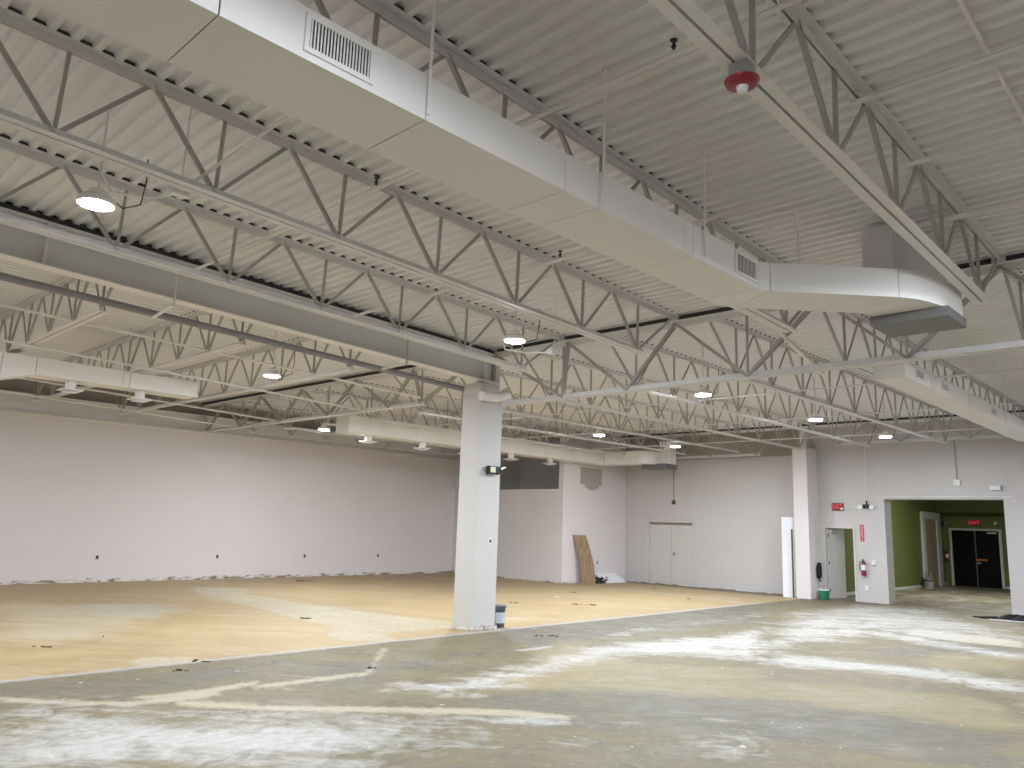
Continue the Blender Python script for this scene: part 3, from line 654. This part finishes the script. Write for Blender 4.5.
# ================================================================== lamps
def make_lamp():
    r = empty('high_bay_lamp', (0, 0, 0), None, 'lamp', 'round high bay lamps')
    MB().lathe([(.13, .0), (.148, .0), (.152, .02), (.152, .045), (.125, .07), (.07, .085), (.07, .13), (.03, .14)], (0,0,0), 32).build('housing', M['pipe'], r, smooth=True)
    MB().lathe([(.116, -.009), (.128, -.004), (.128, .004)], (0,0,0), 32).build('lens', M['lamp'], r)
    MB().lathe([(.008, .14), (.008, .20)], (0,0,0), 8).build('hook', M['steel'], r)
    return r
lamps = [((2.0, 6.92, 4.40), 'lit round high bay lamp, nearest and largest, at upper left'),
 ((7.19, 6.94, 4.23), 'lit round high bay lamp above and right of the free-standing column'),
 ((12.0, 6.95, 4.2), 'lit round high bay lamp in the far bay just past the girder'),
 ((15.9, 6.6, 4.2), 'lit round high bay lamp in the far bay, between the girder and the wall'),
 ((19.6, 6.45, 4.22), 'lit round high bay lamp in front of the wide opening'),
 ((6.69, 12.31, 4.26), 'lit round high bay lamp past the deep beam, left of the column'),
 ((16.0, 12.3, 4.2), 'lit round high bay lamp right of the column, over the far floor'),
 ((19.4, 12.15, 4.22), 'lit round high bay lamp above the closed double door'),
 ((11.1, 17.5, 4.11), 'lit round high bay lamp near the long left wall'),
 ((11.6, 12.3, 4.2), 'lit round high bay lamp hidden behind the column'),
 ((1.6, 1.3, 4.4), 'lit round high bay lamp overhead outside the view'),
 ((7.4, .9, 4.25), 'lit round high bay lamp just outside the right edge'),
 ((12.5, 1.2, 4.2), 'lit round high bay lamp outside the right edge, far one'),
 ((.7, 12.4, 4.5), 'lit round high bay lamp outside the left edge'),
 ((.7, 17.5, 4.5), 'lit round high bay lamp outside the left edge, near the wall'),
 ((18.0, 1.2, 4.2), 'lit round high bay lamp outside the right edge by the block wall')]
proto = make_lamp()
for i, (p, lab) in enumerate(lamps):
    o = proto if i == 0 else copy_tree(proto)
    o.location = p; o['label'] = lab
    zc = zd(p[0])+.01
    MB().tube([(0, 0, .19), (0, 0, zc-p[2])], .009, 6).build('hanging_rod', M['steel'], o)
    if i in (0, 1, 2):
        MB().tube([(.03, .0, .13), (.2, -.05, .02), (.32, -.1, .08), (.34, -.12, .3), (.33, -.12, .5)], .006, 6).build('cord', M['black'], o, smooth=True)
# junction boxes on the joists by the lamps
for p, lab in (((2.5, 6.47, 4.56), 'pale junction box beside the nearest lamp'), ((8.13, 7.1, 4.28), 'pale junction box beside the lamp above the column')):
    j = empty('junction_box', p, lab, 'box', 'junction boxes at the lamps')
    MB().box(-.07, .07, -.05, .05, -.035, .035).build('box', M['white'], j, bevel=.006)
    MB().tube([(0, .05, 0), (-.1, .4, .02), (-.35, .6, .05), (-.5, .55, .25)], .012, 6).build('flexible_conduit', M['pipe'], j, smooth=True)
    MB().tube([(0, -.02, .03), (0, -.05, zd(p[0])-p[2])], .007, 6).build('support_rod', M['steel'], j)
# unseen ceiling light, added to brighten the corridor
cl_ = empty('corridor_fill_light', (29, 6.5, 4.16), 'unseen flat ceiling light added to brighten the green corridor', 'lamp')
MB().box(-.6, .6, -.3, .3, 0, .04).build('housing', M['white'], cl_)
MB().box(-.56, .56, -.26, .26, -.008, 0).build('diffuser', emis('corridor_fill_diffuser', (1, 1, .95), EM*.11), cl_)

# ================================================================== fittings
# red alarm strobe under the joist chord
s = empty('alarm_strobe', (3.80, 1.93, 4.405), 'round red fire alarm strobe with clear lens under a joist chord', 'alarm')
MB().box(-.055, .055, -.055, .055, -.01, .085).build('back_box', M['metal'], s)
MB().lathe([(.03, -.05), (.065, -.048), (.088, -.036), (.098, -.02), (.10, -.012), (.09, -.01)], (0,0,0), 32).build('housing', M['red'], s, smooth=True)
MB().lathe([(.012, -.085), (.028, -.078), (.036, -.055), (.036, -.045)], (0,0,0), 16).build('lens', M['glass'], s, smooth=True)
# column fittings
f = empty('flood_light', (10.12, 10.235, 2.83), 'small twin-head emergency flood light on the free-standing column', 'light')
MB().box(-.08, .05, -.03, .0, -.06, .05).build('back_plate', M['black'], f, bevel=.004)
h1 = MB().box(-.20, .0, -.13, -.03, -.08, .06).build('lamp_head', M['black'], f, bevel=.01)
MB().box(-.17, -.045, -.136, -.13, -.055, .045).build('lens', M['lens'], h1)
h2 = MB().bar((.05, -.08, -.07), (.22, -.12, .05), .1, .04).build('lamp_head', M['black'], f, bevel=.006)
MB().box(-.02, .1, -.12, -.03, -.07, .06).build('housing', M['black'], f, bevel=.008)
t_ = empty('thermostat', (10.10, 10.238, 1.545), 'white thermostat with dark dial on the free-standing column', 'thermostat')
MB().box(-.05, .06, -.02, 0, -.055, .055).build('cover', M['white'], t_, bevel=.006)
MB().box(-.005, .045, -.026, -.02, -.03, .03).build('dial', M['black'], t_, bevel=.004)
bk = empty('paint_bucket', (10.56, 10.40, 0), 'dark bucket with pale label standing behind the free-standing column', 'bucket')
MB().lathe([(.12, 0), (.13, .02), (.145, .33), (.152, .33), (.152, .345)], (0,0,0), 28).build('body', M['bucket'], bk, smooth=True)
MB().lathe([(.156, .33), (.158, .385), (.14, .39), (.06, .392)], (0,0,0), 28).build('lid', mat('bucket_lid', (.10, .11, .13), .5), bk, smooth=True)
mb = MB()
rows = [[((.1275+.0155*z/.31+.004)*math.cos(t), (.1275+.0155*z/.31+.004)*math.sin(t), z) for t in [math.radians(-150+k*12) for k in range(13)]] for z in (.08, .27)]
mb.sheet(rows).build('label', M['label'], bk, smooth=True)

# right wall fittings
def exit_sign(loc, rz, w, h, lab):
    e = empty('exit_sign', loc, lab, 'sign', rz=rz)   # front faces local -Y
    MB().box(-w/2, w/2, -.05, 0, -h/2, h/2).build('housing', M['exitbox'], e, bevel=.005)
    text_mesh('lettering', 'EXIT', h*.95, M['exitred'], e, (0, -.053, 0), (PI/2, 0, 0), sx=.85*w/h/1.75)
    return e
ex = exit_sign((XW, 9.27, 2.70), -PI/2, .34, .22, 'red EXIT sign on the block wall above the small open door')
for q in (1,):
    MB().lathe([(.03, -.03), (.045, 0)], (q*.14+.0, -.075, -.06), 12, 'y').build('lamp_head', M['white'], ex)
exit_sign((36.4, 8.7, 2.55), -PI/2, .42, .22, 'red EXIT sign over the black double doors in the corridor')
em = empty('emergency_light', (XW, 8.42, 2.72), 'black and white twin-head emergency light beside the EXIT sign', 'light')
MB().box(-.04, 0, -.1, .12, -.06, .06).build('housing', M['black'], em, bevel=.006)
for q, mm in ((-.16, 'white'), (.17, 'white')): MB().lathe([(.04, .0), (.075, -.09), (.07, -.1)], (-.03, q, -.02), 14, 'x').build('lamp_head', M[mm], em)
MB().tube([(-.04, .0, .05), (-.06, 0, .16)], .02, 8).build('antenna', M['black'], em)
pipe('conduit', [(XW-.015, 9.08, 2.72), (XW-.015, 8.55, 2.72)], .01, 'thin conduit joining the EXIT sign to the emergency light', m='pipe')
pipe('conduit', [(XW-.015, 8.42, 2.8), (XW-.015, 8.42, 4.5)], .008, 'thin conduit rising up the block wall from the emergency light')
wbx = empty('wall_box', (XW, 6.02, 3.38), 'small white box on the wall high above the opening with a conduit rising from it', 'box')
MB().box(-.07, 0, -.08, .08, -.08, .08).build('box', M['white'], wbx, bevel=.005); MB().tube([(-.02, 0, .08), (-.02, .01, 1.2)], .014, 6).build('conduit', M['web'], wbx)
wb2 = empty('wall_speaker', (XW, 5.12, 3.22), 'small white projecting fixture above the right end of the opening', 'box')
MB().box(-.12, 0, -.1, .12, -.05, .06).build('housing', M['white'], wb2, bevel=.005); MB().box(-.14, -.06, -.13, -.1, -.06, .08).build('bracket', M['steel'], wb2)
pipe('conduit', [(XW-.015, 8.4, 3.0), (XW-.015, 4.75, 3.0), (XW-.015, 4.72, 2.85)], .01, 'thin conduit running above the wide opening')
rb = empty('pull_switch', (XW, 14.94, 2.82), 'small dark box at the end of a conduit above the double door', 'box')
MB().box(-.06, 0, -.06, .06, -.08, .06).build('box', mat('dark_brown_box', (.10, .05, .045), .5), rb, bevel=.004); MB().tube([(-.02, 0, .06), (-.02, 0, 1.35)], .012, 6).build('conduit', mat('brown_conduit', (.28, .2, .17), .5), rb)
# extinguisher and its sign
fe = empty('fire_extinguisher', (XW-.09, 8.57, .74), 'red fire extinguisher with white label on the block wall by the small door', 'extinguisher')
MB().lathe([(.06, 0), (.068, .02), (.068, .33), (.05, .38), (.025, .40)], (0,0,0), 20).build('cylinder', M['red'], fe, smooth=True)
MB().lathe([(.0695, .16), (.0695, .31)], (0,0,0), 20).build('label', M['white'], fe, smooth=True)
MB().box(-.05, .03, -.02, .02, .40, .43).bar((-.09, 0, .47), (.03, 0, .44), .02, .014).build('valve', M['black'], fe)
MB().tube([(0, .02, .42), (0, .09, .40), (-.01, .11, .3), (-.01, .10, .15)], .012, 6).build('hose', M['black'], fe, smooth=True)
MB().box(.06, .09, -.03, .03, .15, .35).build('bracket', M['metal'], fe)
fs = empty('extinguisher_sign', (XW, 8.60, 1.95), 'tall narrow red and white sign on the wall above the extinguisher', 'sign')
MB().box(-.006, 0, -.055, .055, -.24, .24).build('plate', mat('sign_red', (.55, .05, .08), .5), fs)
text_mesh('lettering', 'FIRE EXTINGUISHER', .055, M['redwhite'], fs, (-.008, 0, .03), (PI/2, PI/2, -PI/2), sx=.72)
MB().prism([(-.02, 0), (0, .03), (.02, 0)], 0, .002).build('arrow', M['redwhite'], fs).matrix_local = Matrix(((0,0,-1,-.007),(-1,0,0,0),(0,-1,0,-.185),(0,0,0,1)))
for z, lab in ((1.13, 'small white switch box beside the fire extinguisher'), (.40, 'small white outlet box low under the fire extinguisher')):
    y = 8.30 if z > 1 else 8.52
    o = empty('wall_outlet', (XW, y, z), lab, 'outlet')
    MB().box(-.05, 0, -.055, .055, -.07, .06).build('box', M['white'], o, bevel=.006); MB().box(-.055, -.05, -.02, .02, -.03, .03).build('cover', M['trim'], o)
# left wall open outlet boxes
for i, (x, lab) in enumerate(((7.64, 'dark open outlet box in the long left wall, farthest left'), (10.94, 'dark open outlet box in the long left wall, second from left'), (13.86, 'dark open outlet box in the long left wall, third from left'), (16.75, 'dark open outlet box in the long left wall, nearest the column'))):
    o = empty('outlet_box', (x, YL, .64), lab, 'outlet', 'open outlet boxes in the left wall')
    MB().box(-.035, .035, -.008, 0, -.05, .05).build('rim', mat('box_rim', (.2, .17, .14), .6) if i == 0 else bpy.data.materials['box_rim'], o)
    MB().box(-.022, .022, -.012, -.008, -.038, .038).build('opening', M['dark'], o)
o = empty('outlet_plate', (11.4, YL, .66), 'small white outlet plate on the long left wall', 'outlet'); MB().box(-.04, .04, -.01, 0, -.06, .06).build('plate', M['white'], o)
MB().box(-.015, .015, -.013, -.01, -.03, .03).build('socket', M['trim'], o)
o = empty('outlet_box', (22.1, 17.0, .65), 'dark open outlet box in the wall right of the leaning planks', 'outlet'); MB().box(-.02, .02, -.012, 0, -.05, .05).build('opening', M['dark'], o)

# leaning things
def plank(x, yb, lab):
    rows = []; n = 14
    def c(t):   # bent plank: centre line bottom to top
        return Vector((-.30*t + .07*math.sin(PI*t), .20*t**1.25, 1.58*t))
    for k in range(n+1):
        t = k/n; p = c(t); rows.append(p)
    mb = MB(); w, th = .25, .018; R = []
    for p in rows:
        R.append([mb.bm.verts.new((p.x+a, p.y+b_, p.z)) for a, b_ in ((-w/2, 0), (w/2, 0), (w/2, th), (-w/2, th))])
    for A, B in zip(R, R[1:]):
        for k in range(4): mb.bm.faces.new((A[k], A[(k+1) % 4], B[(k+1) % 4], B[k]))
    mb.bm.faces.new(R[0][::-1]); mb.bm.faces.new(R[-1])
    o = mb.build('wood_plank', M['wood'], smooth=True, loc=(x, yb, .002)); o.rotation_euler = (0, 0, math.radians(-30)); return tag(o, lab, 'plank', 'bent planks leaning on the far wall')
plank(20.98, 16.62, 'bent brown plank leaning on the far wall, left of the pair')
plank(21.19, 16.50, 'bent brown plank leaning on the far wall, right of the pair')
sh = MB().box(0, 1.15, 0, .03, 0, .62).build('laminate_sheet', M['whiteboard']); tag(sh, 'flat white panel lying propped low against the far wall beside the planks', 'panel')
sh.location = (21.95, 16.45, .005); sh.rotation_euler = (math.radians(-62), 0, math.radians(0))
mb = MB()
for i in range(26):
    a = random.uniform(0, 2*PI); p = Vector((random.uniform(-.35, .35), random.uniform(-.15, .15), random.uniform(.02, .2)))
    mb.bar(p, p+Vector((math.cos(a)*.18, math.sin(a)*.1, random.uniform(-.02, .06))), .05, .02)
o = mb.build('scrap_pile', mat('dark_green_scrap', (.02, .035, .025), .7), loc=(21.62, 16.55, 0)); tag(o, 'dark pile of scrap between the planks and the white panel', 'scrap')
o = MB().box(-.17, .17, 0, .03, 0, 2.36).build('white_board', M['whiteboard']); tag(o, 'tall narrow white board leaning beside the wall pillar', 'board')
o.location = (23.02, 10.53, 0); o.rotation_euler = (math.radians(-2.5), 0, math.radians(-70))
o = MB().box(-.02, .02, -.02, .02, 0, 2.0).build('wood_strip', mat('dark_strip', (.10, .07, .055), .7)); tag(o, 'thin dark strip standing between the white board and the pillar', 'board'); o.location = (22.95, 10.36, 0)
# green bucket with mop
gb_ = empty('mop_bucket', (23.35, 9.62, 0), 'green bucket with white rim standing by the small door', 'bucket')
MB().lathe([(.16, 0), (.17, .02), (.20, .34), (.19, .34)], (0,0,0), 28).build('body', M['gbucket'], gb_, smooth=True)
MB().lathe([(.205, .33), (.212, .34), (.21, .37), (.19, .37)], (0,0,0), 28).build('rim', M['white'], gb_, smooth=True)
MB().tube([(0, .21, .34), (0, .215, .2), (0, .2, .1)], .012, 6).build('handle', M['white'], gb_)
gb_.scale = (.78, .78, .8)
mp_ = empty('mop', (23.38, 9.66, .03), 'mop with black head up, leaning on the wall out of the green bucket', 'mop')
MB().tube([(0, 0, 0), (.06, .07, .5), (.1, .12, .9)], .016, 8).build('handle', M['metal'], mp_)
MB().tube([(.08, .1, .55), (.09, .15, .7), (.11, .17, .95), (.12, .14, 1.18)], .08, 10, rad=[.05, .09, .105, .06]).build('mop_head', M['rag'], mp_, smooth=True)
mp_.scale = (.85, .85, .86)
# corridor things
pa = empty('waste_pail', (33.1, 9.6, 0), 'grey pail with rubbish standing by the tan corridor door', 'bucket')
MB().lathe([(.17, 0), (.19, .35), (.2, .36), (.18, .36)], (0,0,0), 20).build('body', M['pail'], pa, smooth=True)
MB().lathe([(.196, .27), (.2, .31), (.196, .31)], (0,0,0), 20).build('band', M['black'], pa)
mb = MB()
for i in range(10):
    a = random.uniform(0, 6.28); mb.bar((math.cos(a)*.08, math.sin(a)*.08, .3), (math.cos(a)*.1, math.sin(a)*.1, random.uniform(.42, .62)), .07, .05)
mb.build('contents', M['pail'], pa)
fe2 = copy_tree(fe); fe2.location = (36.3, 9.77, .95); fe2['label'] = 'dark red fire extinguisher hanging left of the black corridor doors'
cam2 = empty('door_sensor', (35.85, 9.8, 2.5), 'small dark sensor at the upper corner of the tan corridor door', 'sensor'); MB().box(-.05, .05, -.12, 0, -.1, .1).build('housing', M['black'], cam2, bevel=.01); MB().lathe([(.03, 0), (.025, -.03)], (0, -.12, 0), 10, 'y').build('lens', M['glass'], cam2)
o = MB().lathe([(.05, -.03), (.04, 0)], (36.37, 7.95, 2.55), 12, 'x').build('corridor_detector', M['white']); tag(o, 'small pale round detector right of the corridor EXIT sign', 'detector')
# black cable and cloth by the right edge
ch = empty('cable_heap', (22.3, 4.55, 0), 'black cloth and cable heap on the floor at the right edge', 'cable')
mb = MB(); n = 18; rows = []
for j in range(6):
    r_ = [.42, .36, .27, .18, .09, .01][j]; z = [.01, .05, .08, .10, .10, .11][j]
    rows.append([(r_*math.cos(2*PI*k/n)*1.0*(1+.2*math.sin(3*k)), r_*1.1*math.sin(2*PI*k/n)*(1+.15*math.cos(2*k)), z*(1+.4*math.sin(k*2.1))) for k in range(n+1)])
for r_ in rows: r_[-1] = r_[0]
mb.sheet(rows).build('cloth', M['rag'], ch, smooth=True)
MB().tube([(-.5, .5, .015), (-.48, .2, .02), (-.46, -.1, .02), (-.4, -.5, .02)], .014, 6).build('cable', M['trim'], ch, smooth=True)
MB().tube([(-.1, .4, .03), (-.25, .7, .02), (-.1, .95, .015)], .03, 8, rad=[.04, .03, .01]).build('cord', M['rag'], ch, smooth=True)

# scraps on the floor
def scrap(x, y, r_, n, m, lab):
    mb = MB()
    for i in range(n):
        px, py = random.uniform(-r_, r_), random.uniform(-r_*.5, r_*.5); k = random.randint(4, 6); s_ = random.uniform(.3, .7)*r_*.5
        mb.prism([(px+s_*math.cos(2*PI*q/k)*random.uniform(.6, 1.2), py+s_*.6*math.sin(2*PI*q/k)*random.uniform(.6, 1.2)) for q in range(k)], 0, random.uniform(.006, .02))
    o = mb.build('floor_scrap', M[m], loc=(x, y, .001)); o.rotation_euler = (0, 0, YAW-PI/2)
    return tag(o, lab, 'scrap', 'scraps lying on the floor')
for x, y, r_, n, m, lab in (
 (3.62, 12.24, .12, 5, 'debris', 'dark scraps on the yellow floor near the left edge'), (3.80, 12.27, .08, 3, 'paper', 'pale scrap beside the dark scraps near the left edge'),
 (4.54, 12.74, .03, 1, 'debris', 'single tiny dark speck on the yellow floor at left'), (10.36, 9.17, .09, 4, 'debris', 'dark scrap on the grey floor right of the column, left piece'),
 (10.54, 9.06, .11, 6, 'debris', 'dark scraps on the grey floor right of the column, right piece'), (15.35, 12.25, .28, 7, 'debris', 'scattered dark scraps on the yellow floor past the column'),
 (15.2, 12.5, .15, 3, 'paper', 'pale scraps among the scattered ones past the column'), (12.99, 20.86, .25, 5, 'debris', 'dark scrap on the yellow floor near the left wall'),
 (8.3, 13.1, .14, 5, 'debris', 'dark scraps on the pale patch left of the column'), (14.07, 13.31, .14, 4, 'debris', 'dark scraps on the yellow floor just right of the bucket'),
 (16.26, 13.9, .14, 4, 'paper', 'small pale scraps farther out on the yellow floor'), (21.57, 14.24, .08, 2, 'debris', 'brown speck before the double door'),
 (19.37, 11.78, .09, 2, 'debris', 'dark speck on the yellow floor by the white line'), (4.35, 9.55, .09, 5, 'debris', 'dark flakes by the cream patch in the left foreground'),
 (4.82, 10.0, .12, 4, 'debris', 'dark flakes along the floor joint at left'), (6.3, 8.4, .07, 3, 'debris', 'dark flake where the cream lines cross'),
 (17.9, 14.6, .1, 3, 'debris', 'small dark scraps on the far yellow floor')):
    scrap(x, y, r_, n, m, lab)
